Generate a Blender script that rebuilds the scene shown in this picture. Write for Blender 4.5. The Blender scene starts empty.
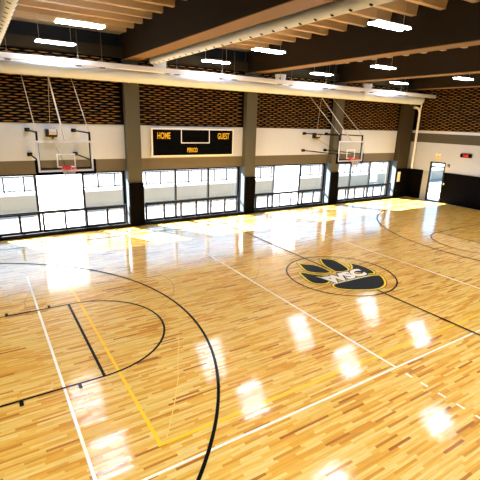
import bpy, bmesh, math, random
from mathutils import Vector, Matrix
random.seed(7)
SC = bpy.context.scene
COL = SC.collection

# ------------------------------------------------------------------ helpers
def lin(r, g, b):
    f = lambda c: (c/255/12.92 if c/255 <= .04045 else ((c/255+.055)/1.055)**2.4)
    return (f(r), f(g), f(b), 1)

def nd(nt, t, **kw):
    n = nt.nodes.new(t)
    for k, v in kw.items(): setattr(n, k, v)
    return n

def mat(name, rgb, rough=.6, metal=0, spec=.5, noise=.0, nscale=6, bump=0, coat=0, coat_rough=.1):
    m = bpy.data.materials.new(name); m.use_nodes = True
    nt = m.node_tree; b = nt.nodes['Principled BSDF']
    c = lin(*rgb)
    b.inputs['Base Color'].default_value = c
    b.inputs['Roughness'].default_value = rough
    b.inputs['Metallic'].default_value = metal
    b.inputs['Specular IOR Level'].default_value = spec
    b.inputs['Coat Weight'].default_value = coat
    b.inputs['Coat Roughness'].default_value = coat_rough
    if noise or bump:
        tc = nd(nt, 'ShaderNodeTexCoord'); nz = nd(nt, 'ShaderNodeTexNoise')
        nz.inputs['Scale'].default_value = nscale; nz.inputs['Detail'].default_value = 5
        nt.links.new(tc.outputs['Object'], nz.inputs['Vector'])
        if noise:
            mx = nd(nt, 'ShaderNodeMix', data_type='RGBA')
            mx.inputs[6].default_value = tuple(max(0, x*(1-noise)) for x in c[:3])+(1,)
            mx.inputs[7].default_value = tuple(min(1, x*(1+noise)) for x in c[:3])+(1,)
            nt.links.new(nz.outputs['Fac'], mx.inputs[0]); nt.links.new(mx.outputs[2], b.inputs['Base Color'])
        if bump:
            bp = nd(nt, 'ShaderNodeBump'); bp.inputs['Strength'].default_value = bump; bp.inputs['Distance'].default_value = .01
            nt.links.new(nz.outputs['Fac'], bp.inputs['Height']); nt.links.new(bp.outputs['Normal'], b.inputs['Normal'])
    return m

def emit(name, rgb, s):
    m = bpy.data.materials.new(name); m.use_nodes = True
    b = m.node_tree.nodes['Principled BSDF']
    b.inputs['Base Color'].default_value = lin(*rgb)
    b.inputs['Emission Color'].default_value = lin(*rgb); b.inputs['Emission Strength'].default_value = s
    return m

def glassmat(name, gloss=.06, tint=(1, 1, 1)):
    m = bpy.data.materials.new(name); m.use_nodes = True
    nt = m.node_tree; nt.nodes.remove(nt.nodes['Principled BSDF'])
    o = nt.nodes['Material Output']
    t = nd(nt, 'ShaderNodeBsdfTransparent'); t.inputs['Color'].default_value = (*tint, 1)
    g = nd(nt, 'ShaderNodeBsdfGlossy'); g.inputs['Roughness'].default_value = .02
    mx = nd(nt, 'ShaderNodeMixShader'); mx.inputs[0].default_value = gloss
    nt.links.new(t.outputs[0], mx.inputs[1]); nt.links.new(g.outputs[0], mx.inputs[2]); nt.links.new(mx.outputs[0], o.inputs['Surface'])
    return m

def shademat(name, rgb, open_=.45):
    m = bpy.data.materials.new(name); m.use_nodes = True
    nt = m.node_tree; nt.nodes.remove(nt.nodes['Principled BSDF'])
    o = nt.nodes['Material Output']
    t = nd(nt, 'ShaderNodeBsdfTransparent'); d = nd(nt, 'ShaderNodeBsdfTranslucent'); d.inputs['Color'].default_value = lin(*rgb)
    mx = nd(nt, 'ShaderNodeMixShader'); mx.inputs[0].default_value = 1-open_
    nt.links.new(t.outputs[0], mx.inputs[1]); nt.links.new(d.outputs[0], mx.inputs[2]); nt.links.new(mx.outputs[0], o.inputs['Surface'])
    return m

class MB:
    """collects shapes into one mesh"""
    def __init__(s): s.v = []; s.f = []; s.m = []; s.sm = []
    def add(s, vs, fs, mi=0, smooth=False):
        o = len(s.v); s.v += [tuple(x) for x in vs]
        for f in fs: s.f.append([o+i for i in f]); s.m.append(mi); s.sm.append(smooth)
        return s
    def box(s, x0, x1, y0, y1, z0, z1, mi=0):
        v = [(x, y, z) for z in (z0, z1) for y in (y0, y1) for x in (x0, x1)]
        return s.add(v, [(0, 2, 3, 1), (4, 5, 7, 6), (0, 1, 5, 4), (2, 6, 7, 3), (0, 4, 6, 2), (1, 3, 7, 5)], mi)
    def cbox(s, x0, x1, y0, y1, z0, z1, c=.01, mi=0):
        """box with chamfered vertical and top edges"""
        c = min(c, (x1-x0)/3, (y1-y0)/3, (z1-z0)/3)
        def ring(k, z): return [(x0+c+k, y0+k, z), (x1-c-k, y0+k, z), (x1-k, y0+c+k, z), (x1-k, y1-c-k, z), (x1-c-k, y1-k, z), (x0+c+k, y1-k, z), (x0+k, y1-c-k, z), (x0+k, y0+c+k, z)]
        rs = [ring(c, z0), ring(0, z0+c), ring(0, z1-c), ring(c, z1)]
        v = [p for r in rs for p in r]; f = [tuple(range(7, -1, -1)), tuple(range(24, 32))]
        for k in range(3):
            for i in range(8): j = (i+1) % 8; f.append((k*8+i, k*8+j, k*8+8+j, k*8+8+i))
        return s.add(v, f, mi)
    def tube(s, a, b, r, n=8, mi=0, r2=None, caps=True, smooth=True):
        a, b = Vector(a), Vector(b); d = (b-a).normalized()
        u = d.orthogonal().normalized(); w = d.cross(u); r2 = r if r2 is None else r2
        v = []
        for p, rr in ((a, r), (b, r2)):
            for i in range(n):
                t = 2*math.pi*i/n; v.append(p+rr*(math.cos(t)*u+math.sin(t)*w))
        s.add(v, [(i, (i+1) % n, n+(i+1) % n, n+i) for i in range(n)], mi, smooth)
        if caps: s.add(v, [tuple(range(n-1, -1, -1)), tuple(range(n, 2*n))], mi)
        return s
    def path(s, pts, r, n=8, mi=0):
        pts = [Vector(p) for p in pts]; k = len(pts); v = []
        u = None
        for i, p in enumerate(pts):
            d = (pts[min(i+1, k-1)]-pts[max(i-1, 0)]).normalized()
            u = d.orthogonal().normalized() if u is None else (u-d*u.dot(d)).normalized()
            w = d.cross(u)
            for j in range(n): t = 2*math.pi*j/n; v.append(p+r*(math.cos(t)*u+math.sin(t)*w))
        f = [(i*n+j, i*n+(j+1) % n, (i+1)*n+(j+1) % n, (i+1)*n+j) for i in range(k-1) for j in range(n)]
        s.add(v, f, mi, True); s.add(v, [tuple(range(n-1, -1, -1)), tuple(range((k-1)*n, k*n))], mi)
        return s
    def prism(s, pts, axis, lo, hi, mi=0):
        """polygon of 2-D points extruded along an axis"""
        def P(a, b, c): return {0: (c, a, b), 1: (a, c, b), 2: (a, b, c)}[axis]
        n = len(pts); v = [P(a, b, lo) for a, b in pts]+[P(a, b, hi) for a, b in pts]
        f = [tuple(range(n-1, -1, -1)), tuple(range(n, 2*n))]+[(i, (i+1) % n, n+(i+1) % n, n+i) for i in range(n)]
        return s.add(v, f, mi)
    def flat(s, pts, z, mi=0): return s.add([(x, y, z) for x, y in pts], [tuple(range(len(pts)))], mi)
    def strip(s, pts, w, z, closed=False, mi=0):
        n = len(pts); L = []; R = []
        for i in range(n):
            a = pts[(i-1) % n] if (closed or i > 0) else pts[0]; b = pts[(i+1) % n] if (closed or i < n-1) else pts[-1]
            dx, dy = b[0]-a[0], b[1]-a[1]; l = math.hypot(dx, dy); nx, ny = -dy/l*w/2, dx/l*w/2
            L.append((pts[i][0]+nx, pts[i][1]+ny, z)); R.append((pts[i][0]-nx, pts[i][1]-ny, z))
        m = n if closed else n-1
        return s.add(L+R, [(n+i, n+(i+1) % n, (i+1) % n, i) for i in range(m)], mi)
    def build(s, name, mats, parent=None, loc=None):
        me = bpy.data.meshes.new(name)
        o0 = Vector(loc) if loc else Vector((0, 0, 0))
        me.from_pydata([tuple(Vector(p)-o0) for p in s.v], [], s.f)
        for m in (mats if isinstance(mats, (list, tuple)) else [mats]): me.materials.append(m)
        for i, p in enumerate(me.polygons): p.material_index = s.m[i]; p.use_smooth = s.sm[i]
        bm = bmesh.new(); bm.from_mesh(me); bmesh.ops.recalc_face_normals(bm, faces=bm.faces); bm.to_mesh(me); bm.free()
        me.update()
        o = bpy.data.objects.new(name, me); COL.objects.link(o); o.location = o0
        if parent: o.parent = parent
        return o

def tag(o, label=None, cat=None, group=None, kind=None):
    if label: o['label'] = label
    if cat: o['category'] = cat
    if group: o['group'] = group
    if kind: o['kind'] = kind
    return o
def empty(name, loc, label, cat, group=None):
    o = bpy.data.objects.new(name, None); COL.objects.link(o); o.location = loc; o.empty_display_size = .1
    return tag(o, label, cat, group)
def copy_tree(o, parent=None):
    c = o.copy(); COL.objects.link(c); c.parent = parent
    for ch in [x for x in bpy.data.objects if x.parent == o]: copy_tree(ch, c)
    return c
def struct(mb, name, m, parent=None): return tag(mb.build(name, m, parent), kind='structure')

def text_mesh(body, size, bold=0.0, sx=1.0):
    cu = bpy.data.curves.new('lettering', 'FONT'); cu.body = body; cu.size = size; cu.offset = bold; cu.align_x = 'CENTER'; cu.align_y = 'CENTER'
    cu.resolution_u = 3
    o = bpy.data.objects.new('lettering', cu); COL.objects.link(o)
    dg = bpy.context.evaluated_depsgraph_get()
    me = bpy.data.meshes.new_from_object(o.evaluated_get(dg))
    vs = [(v.co.x*sx, v.co.y) for v in me.vertices]; fs = [tuple(p.vertices) for p in me.polygons]
    bpy.data.objects.remove(o); bpy.data.curves.remove(cu); bpy.data.meshes.remove(me)
    return vs, fs

# ------------------------------------------------------------------ dimensions (metres; court axis along X, window wall on +Y)
W, P, G = 8.92, 9.25, 9.50          # column fronts, recessed wall face, glass
XE = 23.77                          # end wall face
COLS = [(-2.17, -1.56), (3.95, 4.57), (10.04, 10.66), (16.15, 16.77), (22.22, 23.35)]
BAYS = [(COLS[i][1], COLS[i+1][0]) for i in range(4)]
HD, BT, WT, RT = 2.50, 3.02, 4.45, 8.34   # window head, tan band top, white band top, roof
XL, YN = -8.6, -12.0

# ------------------------------------------------------------------ materials
M = {}
M['white_wall'] = mat('wall_paint', (200, 206, 212), .7, noise=.03)
M['tan'] = mat('tan_band_paint', (98, 89, 70), .6, noise=.05)
M['olive'] = mat('olive_paint', (66, 60, 44), .6, noise=.06)
M['edge'] = mat('edge_beam_paint', (58, 50, 34), .8, spec=.1, noise=.05)
M['column'] = mat('column_block', (78, 74, 56), .75, noise=.08, nscale=9, bump=.3)
M['dark_upper'] = mat('dark_upper_wall', (9, 8, 6), .85)
M['beam'] = mat('beam_paint', (40, 32, 20), .8, spec=.1, noise=.08)
M['bounce_tan'] = mat('beam_bounce_tan', (132, 98, 48), .7, noise=.06)  # bounce light from the floor, painted into the beam undersides
M['deck'] = mat('deck_paint', (190, 164, 124), .55, noise=.05)
M['black_pad'] = mat('black_vinyl', (5, 4, 4), .8, spec=.04, noise=.1)
M['black_metal'] = mat('black_metal', (10, 10, 11), .6, spec=.15, noise=.05)
M['dark_frame'] = mat('dark_bronze_frame', (12, 12, 13), .6, spec=.15)
M['jamb'] = mat('pale_jamb', (56, 68, 76), .5)
M['white_metal'] = mat('white_enamel', (242, 240, 234), .4, noise=.02)
M['duct'] = mat('duct_enamel', (222, 230, 240), .45, noise=.03, nscale=2)
M['fabric'] = mat('duct_fabric', (232, 240, 250), .75, noise=.03)
M['hole'] = mat('duct_hole', (12, 11, 10), .9)
M['clip'] = mat('hanger_steel', (120, 104, 78), .45, metal=.6)
M['wire'] = mat('steel_wire', (190, 180, 160), .4, metal=.3)
M['panel_back'] = mat('panel_black', (7, 4, 3), .9, spec=.1)
M['slat'] = mat('panel_wood', (160, 118, 52), .6, spec=.2, noise=.1)
def slat_colours(m):
    nt = m.node_tree; b = nt.nodes['Principled BSDF']; L = nt.links.new
    tc = nd(nt, 'ShaderNodeTexCoord'); mp = nd(nt, 'ShaderNodeMapping'); mp.inputs['Scale'].default_value = (2.1, 2.1, 10.4)
    w = nd(nt, 'ShaderNodeTexNoise'); w.inputs['Scale'].default_value = 1.0; w.inputs['Detail'].default_value = 1
    L(tc.outputs['Object'], mp.inputs['Vector']); L(mp.outputs[0], w.inputs['Vector'])
    cr = nd(nt, 'ShaderNodeValToRGB'); L(w.outputs['Fac'], cr.inputs[0]); e = cr.color_ramp.elements
    e[0].position = .30; e[0].color = lin(84, 62, 46); e[1].position = .70; e[1].color = lin(170, 100, 20)
    for p, c in ((.43, (122, 94, 46)), (.55, (160, 122, 42))): q = e.new(p); q.color = lin(*c)
    L(cr.outputs[0], b.inputs['Base Color'])
slat_colours(M['slat'])
M['red'] = mat('rim_red', (226, 52, 30), .4)
M['net'] = mat('net_cord', (205, 205, 210), .8)
M['board'] = glassmat('backboard_glass', .05, (.93, .94, .93))
M['pane'] = glassmat('window_glass', .05, (.97, .985, 1))
M['shade'] = shademat('white_sunscreen', (206, 208, 212), .30)
M['sb_black'] = mat('scoreboard_black', (3, 3, 3), .7, spec=.04)
M['amber'] = mat('scoreboard_amber', (255, 205, 24), .5)
M['white_line'] = mat('white_trim', (248, 250, 255), .5)
M['lamp'] = emit('lamp_tube', (226, 238, 255), 72)
M['housing'] = mat('lamp_housing', (236, 232, 222), .4)
M['concrete'] = mat('outside_concrete', (140, 132, 118), .85, noise=.08, nscale=3, bump=.3)
M['paving'] = mat('outside_paving', (98, 97, 95), .9, noise=.04, nscale=2)
M['bright_ground'] = mat('brightened_ground', (232, 231, 228), .85, noise=.03, nscale=2)  # ground made paler here to brighten the view through the glass door
M['out_rail'] = mat('outside_railing', (20, 27, 33), .5)
M['cap'] = mat('coping', (200, 205, 204), .7)
M['grey_panel'] = mat('grey_door_jamb', (150, 154, 156), .5)
M['sign'] = mat('sign_plate', (226, 208, 184), .5)
M['sign_ink'] = mat('sign_ink', (150, 112, 84), .6)
M['em_box'] = mat('emergency_light_case', (232, 190, 146), .5)
M['lens'] = emit('emergency_lens', (255, 206, 150), .6)
M['led'] = emit('red_led', (225, 24, 30), .8)
M['alarm'] = mat('alarm_maroon', (84, 26, 32), .5)
M['plate'] = mat('switch_plate', (196, 184, 172), .5)
M['winch'] = mat('winch_body', (206, 190, 172), .35, metal=.2)
M['winch_dark'] = mat('winch_dark', (24, 15, 10), .5)

# --- maple floor
def floor_material():
    m = bpy.data.materials.new('maple_floor'); m.use_nodes = True
    nt = m.node_tree; b = nt.nodes['Principled BSDF']; L = nt.links.new
    tc = nd(nt, 'ShaderNodeTexCoord'); sp = nd(nt, 'ShaderNodeSeparateXYZ'); L(tc.outputs['Object'], sp.inputs[0])
    def mth(op, a, bb=None):
        n = nd(nt, 'ShaderNodeMath', operation=op)
        for i, q in enumerate((a, bb)):
            if q is None: continue
            if isinstance(q, (int, float)): n.inputs[i].default_value = q
            else: L(q, n.inputs[i])
        return n.outputs[0]
    row = mth('FLOOR', mth('DIVIDE', sp.outputs['Y'], .047))
    wn = nd(nt, 'ShaderNodeTexWhiteNoise', noise_dimensions='1D'); L(row, wn.inputs['W'])
    xs = mth('ADD', mth('DIVIDE', sp.outputs['X'], .52), mth('MULTIPLY', wn.outputs['Value'], 7.3))
    idx = mth('FLOOR', xs)
    cb = nd(nt, 'ShaderNodeCombineXYZ'); L(idx, cb.inputs[0]); L(row, cb.inputs[1])
    w2 = nd(nt, 'ShaderNodeTexWhiteNoise', noise_dimensions='2D'); L(cb.outputs[0], w2.inputs['Vector'])
    cr = nd(nt, 'ShaderNodeValToRGB'); L(w2.outputs['Value'], cr.inputs[0])
    e = cr.color_ramp.elements
    e[0].position = 0; e[0].color = lin(236, 202, 120)
    e[1].position = 1; e[1].color = lin(160, 90, 8)
    for p, c in ((.35, (232, 188, 90)), (.6, (228, 174, 70)), (.8, (222, 160, 44)), (.95, (206, 138, 36))):
        q = e.new(p); q.color = lin(*c)
    # grain along the board
    mp = nd(nt, 'ShaderNodeMapping'); mp.inputs['Scale'].default_value = (1.6, 30, 1); L(tc.outputs['Object'], mp.inputs['Vector'])
    nz = nd(nt, 'ShaderNodeTexNoise'); nz.inputs['Scale'].default_value = 1.5; nz.inputs['Detail'].default_value = 6; L(mp.outputs[0], nz.inputs['Vector'])
    gr = nd(nt, 'ShaderNodeValToRGB'); gr.color_ramp.elements[0].position = .35; gr.color_ramp.elements[0].color = (.80, .74, .64, 1)
    gr.color_ramp.elements[1].position = .62; gr.color_ramp.elements[1].color = (1, 1, 1, 1); L(nz.outputs['Fac'], gr.inputs[0])
    mx = nd(nt, 'ShaderNodeMix', data_type='RGBA', blend_type='MULTIPLY'); mx.inputs[0].default_value = .8
    L(cr.outputs[0], mx.inputs[6]); L(gr.outputs[0], mx.inputs[7])
    L(mx.outputs[2], b.inputs['Base Color'])
    return m
def cupped(m):
    # each strip of the floor lies at its own very small tilt across the boards, so the varnish streaks reflections
    nt = m.node_tree; b = nt.nodes['Principled BSDF']; L = nt.links.new
    ge = nd(nt, 'ShaderNodeNewGeometry'); sp = nd(nt, 'ShaderNodeSeparateXYZ'); L(ge.outputs['Position'], sp.inputs[0])
    q = nd(nt, 'ShaderNodeMath', operation='DIVIDE'); L(sp.outputs['Y'], q.inputs[0]); q.inputs[1].default_value = .0037
    fl = nd(nt, 'ShaderNodeMath', operation='FLOOR'); L(q.outputs[0], fl.inputs[0])
    wn = nd(nt, 'ShaderNodeTexWhiteNoise', noise_dimensions='1D'); L(fl.outputs[0], wn.inputs['W'])
    mr = nd(nt, 'ShaderNodeMapRange'); mr.inputs['To Min'].default_value = -.034; mr.inputs['To Max'].default_value = .034; L(wn.outputs['Value'], mr.inputs['Value'])
    cb = nd(nt, 'ShaderNodeCombineXYZ'); cb.inputs[2].default_value = 1; L(mr.outputs[0], cb.inputs[1])
    nm = nd(nt, 'ShaderNodeVectorMath', operation='NORMALIZE'); L(cb.outputs[0], nm.inputs[0])
    L(nm.outputs[0], b.inputs['Coat Normal'])
    return m
def gloss(m):
    cupped(m)
    b = m.node_tree.nodes['Principled BSDF']
    b.inputs['Roughness'].default_value = .45; b.inputs['Specular IOR Level'].default_value = .2
    b.inputs['Coat Weight'].default_value = 1; b.inputs['Coat Roughness'].default_value = .09; b.inputs['Coat IOR'].default_value = 1.5
    return m
M['floor'] = gloss(floor_material())
M['p_black'] = gloss(mat('black_court_paint', (7, 6, 6))); M['p_black'].node_tree.nodes['Principled BSDF'].inputs['Coat Weight'].default_value = .09; M['p_black'].node_tree.nodes['Principled BSDF'].inputs['Specular IOR Level'].default_value = .05
M['p_white'] = gloss(mat('white_court_paint', (246, 238, 218)))
M['p_yellow'] = gloss(mat('yellow_court_paint', (250, 196, 22)))
M['p_gold'] = gloss(mat('gold_court_paint', (250, 214, 30)))
M['p_faint'] = gloss(mat('amber_court_paint', (196, 140, 58)))
M['p_pale'] = gloss(mat('pale_yellow_court_paint', (238, 192, 92)))

# ------------------------------------------------------------------ floor and court paint
floor = struct(MB().box(XL, XE, YN, W+.08, -.2, 0), 'floor', M['floor'])
zc = [.0015]
def Z(): zc[0] += .0004; return zc[0]
def arc(cx, cy, r, a0, a1, n=64): return [(cx+r*math.cos(math.radians(a0+(a1-a0)*i/n)), cy+r*math.sin(math.radians(a0+(a1-a0)*i/n))) for i in range(n+1)]
def line(name, pts, w, m, label, closed=False):
    o = MB().strip(pts, w, Z(), closed).build(name, M[m], floor); o['label'] = label; return o
D = 8.12; R3 = 6.71; KX = -4.19
line('yellow_court_line', [(.28, 3.9), (.28, -3.98)], .058, 'p_yellow', 'yellow line running across the court')
line('yellow_court_line', [(.24, -3.95), (9.5, -3.95)], .058, 'p_yellow', 'yellow line running along the court')
line('faded_court_line', [(1.85, -1.05), (1.7, -1.44), (1.44, -1.97), (1.17, -2.59), (.8, -3.25), (.42, -3.85)], .018, 'p_pale', 'faint pale yellow line')
line('side_basket_arc', arc(1.0, 5.6, 6.37, 197, 333), .028, 'p_faint', 'thin amber three-point arc of the side basket')
line('side_basket_circle', arc(1.0, 2.2, 1.98, -60, 200), .028, 'p_faint', 'thin amber free-throw circle of the side basket')
line('volleyball_end_line', [(-.72, 4.46), (-.72, -4.46)], .05, 'p_white', 'white end line')
line('volleyball_sideline', [(-.75, -4.43), (17.0, -4.43)], .045, 'p_white', 'white sideline nearer the camera')
line('attack_line', [(5.2, 4.43), (5.2, -4.43)], .055, 'p_white', 'white line left of the centre circle')
line('attack_line', [(11.12, 4.43), (11.12, -4.43)], .055, 'p_white', 'white line right of the centre circle')
for y in (-4.74, -5.08, -5.44, -5.8, -6.14): line('attack_line_dash', [(5.19, y+.075), (5.19, y-.075)], .05, 'p_white', 'short white dash')
for s, c in ((1, 0), (-1, 2*D)):       # two ends of the main court
    X = lambda d: c+s*d+(0.13 if s < 0 else 0)
    line('lane_line', [(X(-5.8), 1.80), (X(.03), 1.80)], .05, 'p_black', 'black lane edge')
    line('lane_line', [(X(-5.8), -1.80), (X(.03), -1.80)], .05, 'p_black', 'black lane edge')
    line('free_throw_line', [(X(0), 1.82), (X(0), -1.82)], .058, 'p_black', 'thick black free-throw line')
    line('free_throw_arc', [(X(x), y) for x, y in arc(0, 0, 1.80, -90, 90)], .05, 'p_black', 'black free-throw half circle')
    X = lambda d: c+s*d
    line('three_point_line', [(X(-5.8), R3)]+[(X(KX+x), y) for x, y in arc(0, 0, R3, 90, -90, 96)]+[(X(-5.8), -R3)], .06, 'p_black', 'black three-point line')
    for xx in (-.46, -1.42):
        for sy in (1, -1): line('lane_mark', [(X(xx), sy*1.80), (X(xx), sy*1.97)], .06, 'p_black', 'short black lane mark')
line('half_court_line', [(D, 7.62), (D, -7.62)], .06, 'p_black', 'black half-court line')
line('court_sideline', [(-5.8, 7.62), (2*D+5.8, 7.62)], .05, 'p_black', 'black sideline near the windows')
line('center_circle', arc(D, 0, 1.77, 0, 360)[:-1], .052, 'p_black', 'black centre circle', True)

# paw emblem
def smooth(pts, k=5):
    n = len(pts); out = []
    for i in range(n):
        p0, p1, p2, p3 = [pts[(i+j) % n] for j in (-1, 0, 1, 2)]
        for q in range(k):
            t = q/k
            out.append(tuple(.5*((2*p1[a])+(-p0[a]+p2[a])*t+(2*p0[a]-5*p1[a]+4*p2[a]-p3[a])*t*t+(-p0[a]+3*p1[a]-3*p2[a]+p3[a])*t**3) for a in (0, 1)))
    return out
def inset(pts, d):
    n = len(pts); A = sum(pts[i][0]*pts[(i+1) % n][1]-pts[(i+1) % n][0]*pts[i][1] for i in range(n)); sg = 1 if A > 0 else -1
    out = []
    for i in range(n):
        a, b = pts[(i-1) % n], pts[(i+1) % n]; dx, dy = b[0]-a[0], b[1]-a[1]; l = math.hypot(dx, dy) or 1
        out.append((pts[i][0]-dy/l*d*sg, pts[i][1]+dx/l*d*sg))
    return out
PAW = [[(6.959, .757), (6.783, .288), (6.713, -.09), (6.816, -.318), (7.15, -.44), (7.552, -.20), (7.714, .063), (7.518, .207), (7.298, .445), (7.155, .654)],
       [(7.525, 1.501), (7.728, 1.314), (7.924, 1.142), (8.026, .871), (8.042, .519), (7.963, .229), (7.669, .249), (7.416, .455), (7.268, .658), (7.314, .965), (7.447, 1.321)],
       [(8.578, 1.48), (8.838, 1.346), (8.991, 1.118), (8.946, .776), (8.849, .397), (8.67, .103), (8.327, .08), (8.098, .222), (8.119, .479), (8.186, .856), (8.368, 1.207)],
       [(9.212, .627), (9.337, .479), (9.424, .212), (9.412, -.132), (9.323, -.422), (9.161, -.55), (8.973, -.50), (8.804, -.359), (8.635, -.166), (8.694, .09), (8.976, .331)],
       [(7.276, -.518), (7.798, -.50), (8.431, -.52), (8.839, -.56), (9.122, -.62), (9.228, -.757), (9.06, -1.045), (8.742, -1.346), (8.392, -1.488), (8.066, -1.477), (7.758, -1.363), (7.421, -1.181), (7.152, -.935), (7.10, -.703)]]
z1, z2, z3 = Z(), Z(), Z()
mb = MB()
for p in PAW:
    q = smooth(p)
    mb.flat(inset(q, -.025), z1, 0); mb.flat(q, z2, 1); mb.flat(inset(q, .065), z3, 0)
paw = mb.build('paw_emblem', [M['p_black'], M['p_gold']], floor); paw['label'] = 'black paw print outlined in gold inside the centre circle'
z4, z5 = Z(), Z(); vs, fs = text_mesh('WSC', .66, .024, 1.0)
xs = [v[0] for v in vs]; wd = max(xs)-min(xs)
mb = MB()
for grow, z, mi in ((.035, z4, 0), (0, z5, 1)):
    v2, f2 = text_mesh('WSC', .66, .04+grow, 1.0)
    mb.add([(8.12+x*1.72/wd+.22*y, -.25+.035*x+y*1.08, z) for x, y in v2], f2, mi)
mb.flat([(7.20, .20), (7.34, .08), (7.62, .02), (7.62, -.10), (7.40, -.12), (7.30, -.02)], z5, 1)
mb.strip([(7.22, -.545), (8.86, -.585)], .035, z5, False, 1)
o = mb.build('emblem_lettering', [M['p_black'], M['p_white']], paw); o['label'] = 'white slanted WSC lettering across the paw'

# ------------------------------------------------------------------ room shell
mb = MB()
for a, b in COLS: mb.box(a, b, P+.02, G+.22, 0, RT)                           # piers behind the columns
mb.box(XL, -2.17, P, G+.22, 0, RT); mb.box(23.35, XE+.3, P, G+.22, 0, RT)
wall_back = struct(mb, 'wall_back', M['olive'])
mb = MB()
for a, b in BAYS: mb.box(a, b, P, G+.22, HD, BT)
o = struct(mb, 'tan_band', M['tan'], wall_back); o['label'] = 'tan band over the windows'
mb = MB()
for a, b in BAYS: mb.box(a, b, P, G+.22, BT, WT)
o = struct(mb, 'white_band', M['white_wall'], wall_back); o['label'] = 'off-white band'
mb = MB()
for a, b in BAYS: mb.box(a, b, P, G+.22, WT, RT)
o = struct(mb, 'dark_upper_wall', M['dark_upper'], wall_back); o['label'] = 'black upper wall'
baseboard = MB()
for a, b in BAYS: baseboard.box(a, b, W-.0, W+.07, 0, .15)
struct(baseboard, 'baseboard_back', M['black_metal'])

# end wall with a doorway (y 6.45..7.50, z 0..2.57)
DY0, DY1, DZ = 6.43, 7.50, 2.58
def endwall(z0, z1, mm, name, parent=None, dx=0.0):
    mb = MB()
    if z0 < DZ:
        t = min(z1, DZ)
        mb.box(XE+dx, XE+.3, YN, DY0, z0, t); mb.box(XE+dx, XE+.3, DY1, P, z0, t)
        if z1 > DZ: mb.box(XE+dx, XE+.3, YN, P, DZ, z1)
    else: mb.box(XE+dx, XE+.3, YN, P, z0, z1)
    return struct(mb, name, M[mm], parent)
M['end_wall'] = mat('end_wall_paint', (178, 184, 190), .7, noise=.03)
wall_right = endwall(0, 3.77, 'end_wall', 'wall_right')
o = endwall(3.77, 4.35, 'olive', 'olive_band', wall_right); o['label'] = 'dark olive band'
endwall(4.35, 4.52, 'white_wall', 'white_ledge', wall_right)
o = endwall(4.52, RT, 'dark_upper', 'dark_upper_wall', wall_right); o['label'] = 'black upper wall'
struct(MB().box(XL-.3, XL, YN, G+.2, 0, RT), 'wall_left', M['olive'])
struct(MB().box(XL, XE+.3, YN-.3, YN, 0, RT), 'wall_front', M['olive'])

# roof deck: deep ribs running along X, an island between each pair of beams
BEAMS = [-1.87, 4.25, 10.4, 16.5, 22.6]
edges = [XL]+[e for c in BEAMS for e in (c-.3, c+.3)]+[XE]
prof = []
pitch = .935; ylast = 8.5; zb, zt = 7.95, 8.28
y = ylast
while y > YN+.9:
    prof += [(y, zb), (y-.17, zb), (y-.22, zt), (y-pitch+.05, zt)]; y -= pitch
prof = [(P, 7.98), (ylast+.05, 7.98)]+prof
mb = MB()
for i in range(0, len(edges), 2):
    a, b = edges[i], edges[i+1]
    n = len(prof); v = [(a, yy, zz) for yy, zz in prof]+[(b, yy, zz) for yy, zz in prof]
    mb.add(v, [(k, k+1, n+k+1, n+k) for k in range(n-1)])
mb.box(XL-.3, XE+.3, YN-.3, G+.22, 8.34, 8.5)
struct(mb, 'ceiling', M['deck'])
ord_ = {0: 'leftmost', 1: 'first full', 2: 'second full', 3: 'third', 4: 'fourth'}
BL = ['dark roof beam above the left edge of the picture', 'deep dark roof beam over the column left of the scoreboard', 'deep dark roof beam over the column right of the scoreboard',
      'dark roof beam over the column behind the far hoop', 'dark roof beam nearest the end wall, over the corner column']
for i, c in enumerate(BEAMS):
    if i == 0: continue
    bm_ = empty('roof_beam', (c, W, 7.0), BL[i], 'beam', 'roof beams')
    for nm, z0, z1, mm in (('web', 7.02, 8.30, 'beam'), ('bounce_lit_underside', 7.0, 7.02, 'bounce_tan')):  # thin lower slab added to carry the painted bounce light
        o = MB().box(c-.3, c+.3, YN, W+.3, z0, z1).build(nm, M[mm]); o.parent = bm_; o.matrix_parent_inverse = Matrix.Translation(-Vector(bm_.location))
        if nm == 'bounce_lit_underside': o['label'] = 'underside with floor light painted in tan'
mb = MB()
for a, b in BAYS: mb.box(a, b, W+.02, P, 7.1, 7.48)
struct(mb, 'trim_1', M['edge'])
struct(MB().box(XE-.25, XE+.02, YN, W, 7.12, 7.9), 'trim_2', M['beam'])

# ------------------------------------------------------------------ columns with wrapped pads
CL = ['olive masonry column with black wall pad, left of the scoreboard', 'olive masonry column with black wall pad, right of the scoreboard',
      'olive masonry column with black wall pad, behind the far hoop', 'wide dark olive corner column beside the end wall']
for i, (a, b) in enumerate(COLS[1:]):
    c = empty('column', ((a+b)/2, W, 0), CL[i], 'column', 'columns of the window wall')
    top = 7.0
    m = M['column'] if i < 3 else M['edge']
    s = MB().box(a, b, W, P+.02, 0, top).build('shaft', m, c); s.matrix_parent_inverse = Matrix.Translation(-Vector(c.location))
    p = MB().cbox(a-.0, b+.04 if i < 3 else XE-.0, W-.07, W+.0, 0.02, 1.98, .015).build('wall_pad', M['black_pad'], c); p.matrix_parent_inverse = Matrix.Translation(-Vector(c.location))

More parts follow.
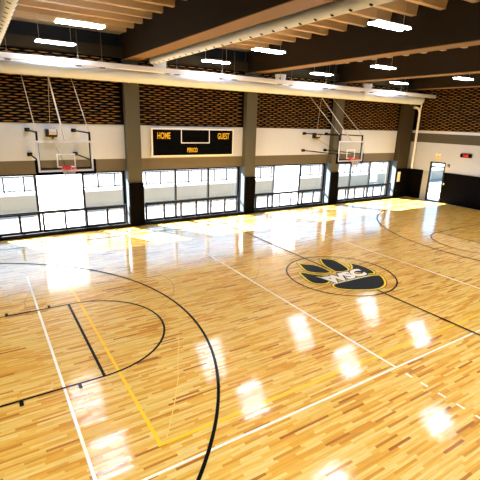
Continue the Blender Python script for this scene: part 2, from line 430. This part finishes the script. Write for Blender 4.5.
# ------------------------------------------------------------------ windows
SPL = [(.30, 2.14), (6.41, 8.20), (12.36, 14.24), (18.45, 20.25)]
for i, (a, b) in enumerate(BAYS):
    mb = MB(); fw = .07
    mb.box(a, b, G-.05, G+.07, 0.0, .13); mb.box(a, b, G-.05, G+.07, HD-.09, HD)
    mb.box(a, a+.09, G-.05, G+.07, .13, HD-.09); mb.box(b-.13, b, G-.07, G+.07, .13, HD-.09)
    for x in SPL[i]: mb.box(x-.042, x+.042, G-.05, G+.07, .13, HD-.09)
    xs = [a+.09, SPL[i][0]-.035, SPL[i][0]+.035, SPL[i][1]-.035, SPL[i][1]+.035, b-.13]
    for k in range(3): mb.box(xs[2*k], xs[2*k+1], G-.04, G+.06, .80, .86)
    w = struct(mb, 'window_%d' % (i+1), M['dark_frame'])
    g = MB()
    for k in range(3):
        g.box(xs[2*k], xs[2*k+1], G, G+.008, .13, .80); g.box(xs[2*k], xs[2*k+1], G, G+.008, .86, HD-.09)
    struct(g, 'glass', M['pane'], w)
    j = MB(); j.box(b-.02, b, W+.0, G-.07, .15, HD); j.box(a, a+.02, W+.0, G-.05, .15, HD)
    struct(j, 'jamb', M['jamb'], w)
    struct(MB().box(a, b, W+.07, G-.05, -.02, .03), 'window_sill', M['jamb'], w)
    if i in (0, 2):
        s = struct(MB().box(xs[2]+.01, xs[3]-.01, G+.03, G+.034, .13, HD-.09), 'window_screen', M['shade'], w)
        s['label'] = 'bright white screened middle pane'

# guard rails inside the windows
RP = [[-1.40, -.45, .39, 1.22, 2.07, 2.94, 3.78], [4.7, 5.57, 6.43, 7.24, 8.06, 8.87, 9.69], [10.8, 11.58, 12.4, 13.2, 14.04, 14.89, 15.73], [16.9, 17.58, 18.39, 19.26, 20.12, 20.95, 21.82]]
RL = ['black guard rail along the window behind the near hoop', 'black guard rail along the window below the scoreboard',
      'black guard rail along the window between scoreboard and far hoop', 'black guard rail along the window beside the corner column']
YR = 9.10
for i, ps in enumerate(RP):
    ps = [x+.18*(x+1.515)/17.715 for x in ps]
    r = empty('guard_rail', (ps[0], YR, 0), RL[i], 'railing', 'guard rails inside the windows')
    inv = Matrix.Translation(-Vector(r.location))
    k = [MB().box(ps[0]-.03, ps[-1]+.03, YR-.03, YR+.03, .945, 1.01).build('top_rail', M['black_metal'], r)]
    for x in ps: k.append(MB().box(x-.042, x+.042, YR-.03, YR+.025, .03, .955).build('post', M['black_metal'], r))
    for o in k: o.matrix_parent_inverse = inv

# ------------------------------------------------------------------ acoustic panels of staggered lens-shaped slats
def lens_panel(u0, u1, z0, z1, place, pu=.475, pv=.0965, hw=.195, hh=.0165, t=.012):
    mb = MB()
    r = 0; z = z0+.05
    while z+hh < z1:
        u = u0+.01+(r % 2)*pu/2
        while u < u1:
            c0, c1 = u, u+2*hw
            if c0 >= u0 and c1 <= u1:
                pts = []
                for k in range(5): q = -1+.5*k; pts.append((u+hw+q*hw, z+hh*(1-q*q)))
                for k in (3, 2, 1): q = -1+.5*k; pts.append((u+hw+q*hw, z-hh*(1-q*q)))
                n = len(pts)
                v = [place(a, 0, b) for a, b in pts]+[place(a, t, b) for a, b in pts]
                mb.add(v, [tuple(range(n, 2*n))]+[(i, (i+1) % n, n+(i+1) % n, n+i) for i in range(n)], 1)
            u += pu
        z += pv; r += 1
    return mb
AL = ['dark panel with staggered golden wood slats, above the near hoop', 'dark panel with staggered golden wood slats, above the scoreboard',
      'dark panel with staggered golden wood slats, between scoreboard and far hoop', 'dark panel with staggered golden wood slats, beside the corner column']
for i, (a, b) in enumerate(BAYS):
    mb = lens_panel(a+.01, b-.01, WT+.01, 7.09, lambda u, d, z: (u, P-.03-d, z))
    mb.box(a, b, P-.03, P, WT, 7.09, 0)
    tag(mb.build('acoustic_panel', [M['panel_back'], M['slat']], None, ((a+b)/2, P, WT)), AL[i], 'wall panel', 'acoustic panels of the window wall')
mb = lens_panel(-6, W-.02, 4.53, 7.10, lambda u, d, z: (XE-.03-d, u, z))
mb.box(XE-.03, XE, -6, P-.03, 4.52, 7.11, 0)
tag(mb.build('acoustic_panel', [M['panel_back'], M['slat']], None, (XE, 2, 4.52)), 'dark panel with staggered golden wood slats high on the end wall', 'wall panel')

# ------------------------------------------------------------------ ducts, rail
def kids(root, lst):
    inv = Matrix.Translation(-Vector(root.location))
    for o in lst: o.parent = root; o.matrix_parent_inverse = inv
XD0 = -4.0
d = empty('air_duct', (10, 8.55, 6.4), 'long off-white round air duct along the window wall', 'duct')
lst = [MB().tube((XD0, 8.55, 6.42), (23.2, 8.55, 6.42), .30, 32).build('duct_body', M['duct'])]
for x in (-.2, 4.05, 8.4, 12.9, 17.6, 22.3): lst.append(MB().tube((x-.02, 8.55, 6.42), (x+.02, 8.55, 6.42), .312, 32).build('seam_ring', M['duct']))
for x in (5.26, 11.5, 17.75):
    lst.append(MB().tube((x, 8.25, 6.6), (x, 8.25, 7.0), .24, 24, r2=.27).build('branch_collar', M['duct']))
kids(d, lst)
r = empty('hanging_rail', (10, 7.88, 6.62), 'straight white box rail hung in front of the long air duct', 'rail')
lst = [MB().cbox(XD0, 23.72, 7.80, 7.95, 6.53, 6.72, .02).build('rail_bar', M['white_metal'])]
for x in (-.28, 1.98, 2.83, 5.42, 5.85, 8.0, 8.62, 11.2, 11.9, 14.17, 14.74, 17.0, 17.7, 20.25, 20.81, 23.3):
    h = MB(); h.box(x-.09, x+.09, 7.78, 7.97, 6.50, 6.53); h.box(x-.03, x+.03, 7.86, 7.89, 6.72, 6.84)
    h.tube((x, 7.875, 6.8), (x, 7.875, 7.95), .008, 5)
    lst.append(h.build('hanger', M['clip']))
kids(r, lst)
def branch(x, y0, y1, label, zc_=7.02, rad=.145):
    b = empty('perforated_duct', (x, (y0+y1)/2, zc_), label, 'duct', 'perforated ducts under the roof')
    mb = MB().tube((x, y0, zc_), (x, y1, zc_), rad, 28)
    y = y1-.3
    while y > y0+.1:
        for t in (248, 318):
            a = math.radians(t); dv = Vector((math.cos(a), 0, math.sin(a)))
            mb.tube(Vector((x, y, zc_))+dv*(rad-.01), Vector((x, y, zc_))+dv*(rad+.003), .042, 8, 1)
        y -= .5
    kids(b, [mb.build('duct_sleeve', [M['fabric'], M['hole']])])
    return b
branch(5.0, -7.0, 8.35, 'white perforated duct beside the beam left of the scoreboard')
branch(-.56, -6.0, 8.2, 'white perforated duct at the top left corner')
pp = empty('drain_pipe', (23.5, 8.72, 1.9), 'white vertical pipe with an elbow in the far corner', 'pipe')
q = [(23.0, 8.78, 5.95), (23.32, 8.74, 5.93), (23.46, 8.72, 5.85), (23.53, 8.70, 5.68), (23.55, 8.70, 5.4), (23.55, 8.70, 1.99)]
kids(pp, [MB().path(q, .075, 12).build('pipe_run', M['white_metal']), MB().tube((23.5, 8.6, 6.25), (23.53, 8.68, 5.6), .04, 8).build('riser', M['white_metal'])])

# ------------------------------------------------------------------ lamps
def lamp(x, y, label):
    z = 7.1
    e = empty('pendant_light', (x, y, z), label, 'light', 'twin-tube pendant lights')
    h = MB(); h.cbox(x-.58, x+.58, y-.17, y+.17, z+.03, z+.055, .01); h.box(x-.25, x+.25, y-.05, y+.05, z+.055, z+.085)
    lst = [h.build('housing', M['housing'])]
    for s in (-1, 1): lst.append(MB().cbox(x-.61, x+.61, y+s*.115-.052, y+s*.115+.052, z-.012, z+.03, .014).build('tube', M['lamp']))
    for s in (-1, 1): lst.append(MB().tube((x+s*.5, y, z+.08), (x+s*.5, y, 7.97), .006, 5).build('wire', M['wire']))
    kids(e, lst)
LAMPS = [(7.42, -1.38, 'large lit twin-tube pendant light nearest the top edge, right of centre'),
         (7.42, 3.65, 'lit pendant light in front of the second full roof beam, above the scoreboard bay'),
         (7.42, 7.4, 'lit pendant light above the long white duct, over the scoreboard'),
         (13.4, 7.4, 'lit pendant light just above the duct between scoreboard and far hoop'),
         (13.4, 3.65, 'lit pendant light against the dark third beam, right of centre'),
         (19.4, 7.4, 'small lit pendant light just above the far end of the duct'),
         (19.4, 3.65, 'lit pendant light at the right edge near the end wall'),
         (1.22, 3.65, 'lit pendant light at the upper left, under the ribbed deck'),
         (1.17, 7.3, 'lit pendant light at the upper left, lower one near the duct'),
         (13.4, -1.42, 'lit pendant light beyond the right edge, mirrored in the floor')]
for x, y, l in LAMPS: lamp(x, y, l)

# ------------------------------------------------------------------ hoops
def hoop(cx, label):
    yb = 6.40; zb_, zt_ = 2.89, 3.94; hw = .90
    e = empty('basketball_hoop', (cx, P, 0), label, 'basketball hoop', 'side basketball hoops')
    L = []
    L.append(MB().box(cx-hw+.05, cx+hw-.05, yb-.006, yb+.006, zb_+.05, zt_-.05).build('backboard', M['board']))
    f = MB()
    f.box(cx-hw, cx+hw, yb-.02, yb+.02, zt_-.065, zt_); f.box(cx-hw, cx+hw, yb-.02, yb+.02, zb_, zb_+.065)
    for s in (-1, 1): f.box(cx+s*(hw-.0325)-.0325, cx+s*(hw-.0325)+.0325, yb-.02, yb+.02, zb_+.065, zt_-.065)
    L.append(f.build('frame', M['white_line']))
    t = MB(); tz0, tz1, tw, k = zb_+.15, zb_+.62, .305, .045; yt = yb-.012
    t.box(cx-tw, cx+tw, yt-.004, yt+.004, tz1-k, tz1); t.box(cx-tw, cx+tw, yt-.004, yt+.004, tz0, tz0+k)
    for s in (-1, 1): t.box(cx+s*(tw-k/2)-k/2, cx+s*(tw-k/2)+k/2, yt-.004, yt+.004, tz0+k, tz1-k)
    L.append(t.build('target_square', M['white_line']))
    p = MB(); p.cbox(cx-hw-.085, cx+hw+.085, yb-.03, yb+.045, zb_-.09, zb_+.01, .012)
    for s in (-1, 1): p.cbox(cx+s*(hw+.04)-.045, cx+s*(hw+.04)+.045, yb-.03, yb+.045, zb_, zb_+.42, .012)
    L.append(p.build('edge_padding', M['black_pad']))
    # rim, bracket, net
    ry, rz, rr = yb-.15-.229-.0, 3.05, .229
    m = MB(); n = 32
    pts = [(cx+rr*math.cos(2*math.pi*i/n), ry+rr*math.sin(2*math.pi*i/n), rz) for i in range(n+1)]
    m.path(pts, .014, 8); m.box(cx-.09, cx+.09, ry+rr-.02, yb-.015, rz-.05, rz+.012); m.box(cx-.14, cx+.14, yb-.035, yb-.015, rz-.11, rz+.05)
    L.append(m.build('rim', M['red']))
    nt_ = MB(); K = 12; lv = [(0, .229, 0), (1, .19, .11), (2, .155, .22), (3, .135, .32), (4, .13, .42)]
    for a, b in zip(lv, lv[1:]):
        for i in range(K):
            for sg in (-1, 1):
                t0 = 2*math.pi*(i+.5*(a[0] % 2))/K; t1 = t0+sg*math.pi/K
                nt_.tube((cx+a[1]*math.cos(t0), ry+a[1]*math.sin(t0), rz-a[2]-.01), (cx+b[1]*math.cos(t1), ry+b[1]*math.sin(t1), rz-b[2]-.01), .010, 4, 0, None, False)
    L.append(nt_.build('net', M['net']))
    # rear frame and wall struts
    bk = MB()
    for s in (-1, 1): bk.box(cx+s*.84-.03, cx+s*.84+.03, yb+.04, yb+.10, zb_+.02, 4.24)
    bk.box(cx-.81, cx+.81, yb+.045, yb+.095, zb_+.09, zb_+.14)
    L.append(bk.build('rear_frame', M['black_metal']))
    for s in (-1, 1):
        for z in (4.20, 3.27):
            a = MB(); a.tube((cx+s*.84, yb+.1, z), (cx+s*.84, P-.03, z), .028, 10)
            a.cbox(cx+s*.84-.09, cx+s*.84+.09, P-.12, P, z-.07, z+.07, .01); L.append(a.build('strut', M['black_metal']))
    for s in (-1, 1):
        L.append(MB().tube((cx+s*.84, yb+.07, 4.22), (cx+s*.86, 9.0, 6.2), .014, 6).build('stay', M['wire']))
    L.append(MB().tube((cx+.02, yb+.06, 3.96), (cx+.05, 8.95, 6.12), .026, 8).build('centre_stay', M['wire']))
    L.append(MB().tube((cx-.05, P-.2, 4.2), (cx+.05, 9.0, 6.1), .008, 5).build('hoist_cable', M['wire']))
    L.append(MB().tube((cx-.05, P-.15, 3.95), (cx+.0, yb+.09, 3.05), .008, 5).build('hoist_cable', M['black_metal']))
    w = MB(); w.tube((cx-.10, P-.16, 4.10), (cx+.17, P-.16, 4.10), .12, 16, 0)
    w.box(cx-.12, cx+.19, P-.25, P-.05, 3.94, 4.04, 1); w.cbox(cx-.22, cx-.10, P-.28, P-.02, 3.94, 4.24, .02, 1); w.box(cx-.10, cx+.18, P-.05, P, 3.92, 4.2, 1)
    w.tube((cx+.17, P-.16, 4.10), (cx+.20, P-.16, 4.10), .125, 16, 1); w.tube((cx+.02, P-.16, 3.86), (cx+.02, P-.16, 4.0), .05, 10, 1); w.cbox(cx-.07, cx+.0, P-.2, P-.1, 3.82, 3.98, .01, 0)
    L.append(w.build('winch', [M['winch'], M['winch_dark']]))
    kids(e, L)
hoop(1.03, 'wall-braced basketball hoop with glass backboard, the near one at left')
hoop(14.95, 'wall-braced basketball hoop with glass backboard, the far one right of the scoreboard')

# ------------------------------------------------------------------ scoreboard
sx0, sx1, sz0, sz1 = 5.13, 9.40, 3.09, 4.34; sy = P-.14
sb = empty('scoreboard', ((sx0+sx1)/2, P, sz0), 'long black scoreboard with white edging and amber HOME and GUEST lettering', 'scoreboard')
L = [MB().cbox(sx0+.03, sx1-.03, sy, P, sz0+.03, sz1-.03, .01).build('board', M['sb_black'])]
f = MB(); e_ = .05
f.box(sx0, sx1, sy-.015, P, sz1-e_, sz1); f.box(sx0, sx1, sy-.015, P, sz0, sz0+e_); f.box(sx0, sx0+e_, sy-.015, P, sz0+e_, sz1-e_); f.box(sx1-e_, sx1, sy-.015, P, sz0+e_, sz1-e_)
L.append(f.build('edging', M['white_metal']))
cx0, cx1, cz0 = 6.56, 8.06, 3.68
f = MB(); f.box(cx0, cx1, sy-.008, sy, cz0, cz0+.035); f.box(cx0, cx0+.035, sy-.008, sy, cz0+.035, sz1-e_); f.box(cx1-.035, cx1, sy-.008, sy, cz0+.035, sz1-e_)
L.append(f.build('clock_outline', M['white_line']))
for body, x, z, h, wd_ in (('HOME', 5.71, 4.02, .30, .62), ('GUEST', 8.83, 4.02, .30, .66), ('PERIOD', 7.14, 3.37, .22, .54)):
    vs, fs = text_mesh(body, h*1.38, .004); w0 = max(v[0] for v in vs)-min(v[0] for v in vs)
    h0 = max(v[1] for v in vs)-min(v[1] for v in vs); cy_ = (max(v[1] for v in vs)+min(v[1] for v in vs))/2
    mb = MB().add([(x+vx*wd_/w0, sy-.006, z+(vy-cy_)*h*.95/h0) for vx, vy in vs], fs)
    L.append(mb.build('lettering', M['amber']))
kids(sb, L)

# ------------------------------------------------------------------ end wall fittings
mb = MB(); fx0, fx1 = XE-.02, XE+.10
mb.box(fx0, fx1, DY0, DY0+.07, 0, DZ); mb.box(fx0, fx1, DY1-.10, DY1, 0, DZ); mb.box(fx0, fx1, DY0+.07, DY1-.10, DZ-.08, DZ); mb.box(fx0, fx1, DY0+.07, DY1-.10, 2.22, 2.29)
mb.box(fx0, fx1, DY0+.07, DY1-.10, 0, .06)
door = struct(mb, 'door_1', M['dark_frame'])
g = MB(); g.box(XE+.03, XE+.04, DY0+.07, DY1-.10, .06, 2.22); g.box(XE+.03, XE+.04, DY0+.07, DY1-.10, 2.29, DZ-.08)
struct(g, 'glass', M['pane'], door)
h = MB(); h.tube((XE-.06, DY1-.18, .95), (XE-.06, DY1-.18, 1.2), .015, 8); h.tube((XE-.06, DY1-.18, .98), (XE, DY1-.15, .98), .01, 6); h.tube((XE-.06, DY1-.18, 1.17), (XE, DY1-.15, 1.17), .01, 6)
struct(h, 'door_handle', M['grey_panel'], door)
struct(MB().box(XE-.05, XE, DY1+.04, DY1+.40, 0, 1.88), 'trim_3', M['grey_panel'])
tag(MB().cbox(XE-.06, XE-.0, DY1+.42, W-.071, .02, 1.97, .015).build('wall_pad', M['black_pad']), 'black wall pad in the far corner, left of the glass door', 'wall pad')
tag(MB().cbox(XE-.06, XE-.0, -6, DY0-.03, .02, 1.97, .015).build('wall_pad', M['black_pad']), 'long black wall pad right of the glass door', 'wall pad')
tag(MB().cbox(22.32-.0, 22.62, W-.085, W-.072, 1.12, 1.78, .004).build('wall_sign', M['sign']), 'narrow upright pale sign on the black corner pad', 'sign')
c = empty('digital_clock', (XE, 5.2, 3.14), 'black digital clock with red digits on the end wall', 'clock')
L = [MB().cbox(XE-.09, XE-.0, 4.86, 5.56, 3.02, 3.25, .02).build('case', M['sb_black'])]
vs, fs = text_mesh('12:45', .2, .006); L.append(MB().add([(XE-.094, 5.21-x*.8, 3.135+y) for x, y in vs], fs).build('digits', M['led']))
kids(c, L)
c = empty('emergency_light', (XE, 6.98, 2.9), 'small pale orange emergency light above the glass door', 'light')
L = [MB().cbox(XE-.09, XE, 6.80, 7.16, 2.80, 3.0, .02).build('case', M['em_box'])]
for s in (-1, 1): L.append(MB().tube((XE-.13, 6.98+s*.1, 3.05), (XE-.05, 6.98+s*.1, 3.05), .055, 12).build('lamp_head', M['lens']))
kids(c, L)
c = empty('alarm_strobe', (XE, 6.22, 2.42), 'small dark red alarm strobe beside the top of the door', 'alarm')
kids(c, [MB().cbox(XE-.05, XE, 6.14, 6.29, 2.33, 2.52, .012).build('case', M['alarm']), MB().cbox(XE-.075, XE-.05, 6.18, 6.25, 2.37, 2.43, .006).build('lens', M['plate'])])
c = empty('light_switch', (XE-.06, 6.30, 1.25), 'small pale switch plate on the black pad right of the door', 'switch')
kids(c, [MB().cbox(XE-.075, XE-.06, 6.27, 6.36, 1.18, 1.31, .004).build('plate', M['plate']), MB().box(XE-.082, XE-.075, 6.30, 6.33, 1.22, 1.27).build('toggle', M['white_metal'])])

# ------------------------------------------------------------------ outside
struct(MB().box(-60, 90, G+.22, 80, -.3, -.02), 'ground', M['paving'])
struct(MB().box(XE+.3, 90, -60, G+.22, -.3, -.02), 'ground', M['bright_ground'])
mb = MB().box(-30, 60, 14.2, 14.6, -.02, .80)
rw = tag(mb.build('retaining_wall', M['concrete']), 'low grey concrete wall outside the windows', 'wall', kind='structure')
struct(MB().box(-30, 60, 14.15, 14.65, .80, .93), 'wall_coping', M['cap'], rw)
fr = empty('terrace_railing', (8, 14.4, .93), 'thin grey-blue railing on the concrete wall outside the windows', 'railing')
L = [MB().box(-8, 34, 14.36, 14.44, 1.69, 1.76).build('top_rail', M['out_rail']), MB().box(-8, 34, 14.36, 14.44, .99, 1.05).build('bottom_rail', M['out_rail'])]
x = -3.4
while x < 30:
    L.append(MB().box(x-.04, x+.04, 14.36, 14.42, .93, 1.72).build('post', M['out_rail'])); x += .915
b = MB(); x = -3.4
while x < 30:
    for k in (1, 2, 3): b.box(x+.915*k/4-.02, x+.915*k/4+.02, 14.39, 14.41, 1.03, 1.72)
    x += .915
b.box(-3.4, 30, 14.395, 14.405, 1.36, 1.372)
L.append(b.build('baluster', M['out_rail']))
kids(fr, L)

# ------------------------------------------------------------------ light
wd = bpy.data.worlds.new('sky'); SC.world = wd; wd.use_nodes = True
bg = wd.node_tree.nodes['Background']; bg.inputs['Color'].default_value = (.40, .70, 1.0, 1); bg.inputs['Strength'].default_value = 3.1
sun = bpy.data.lights.new('sun', 'SUN'); sun.energy = 92; sun.angle = .009; sun.color = (1, .97, .94)
so = bpy.data.objects.new('sun', sun); COL.objects.link(so)
so.rotation_euler = Vector((.55, -1, -.66)).to_track_quat('-Z', 'Y').to_euler()

for x, y in ((1.2, -5.2), (7.4, -5.2), (13.4, -5.2), (19.4, -5.2), (19.4, -1.4), (-4.9, 3.65), (-4.9, -1.4), (-4.9, -5.2), (1.2, -9), (7.4, -9), (13.4, -9)):  # unseen fill lights added to brighten the floor
    al = bpy.data.lights.new('fill_light', 'AREA'); al.shape = 'RECTANGLE'; al.size = 1.25; al.size_y = .4; al.energy = 125; al.color = (.84, .92, 1); al.spread = math.radians(150)
    ao = bpy.data.objects.new('fill_light', al); COL.objects.link(ao); ao.location = (x, y, 7.08)

# ------------------------------------------------------------------ camera
cam = bpy.data.cameras.new('camera'); cam.sensor_width = 36; cam.lens = 36*406.15/480; cam.clip_end = 300
co = bpy.data.objects.new('camera', cam); COL.objects.link(co); SC.camera = co
rt = Vector((.84558866, -.53298523, .03010923)); up = Vector((.12558994, .25343507, .95916518)); fw = Vector((.51885161, .80727778, -.2812394))
mw = Matrix((( rt.x, up.x, -fw.x, -1.515143), (rt.y, up.y, -fw.y, -8.793275), (rt.z, up.z, -fw.z, 4.76534), (0, 0, 0, 1)))
co.matrix_world = mw

SC.view_settings.view_transform = 'Standard'
try: SC.view_settings.look = 'None'
except Exception: pass
SC.view_settings.gamma = 1; SC.view_settings.use_curve_mapping = False
SC.view_settings.exposure = 0.4
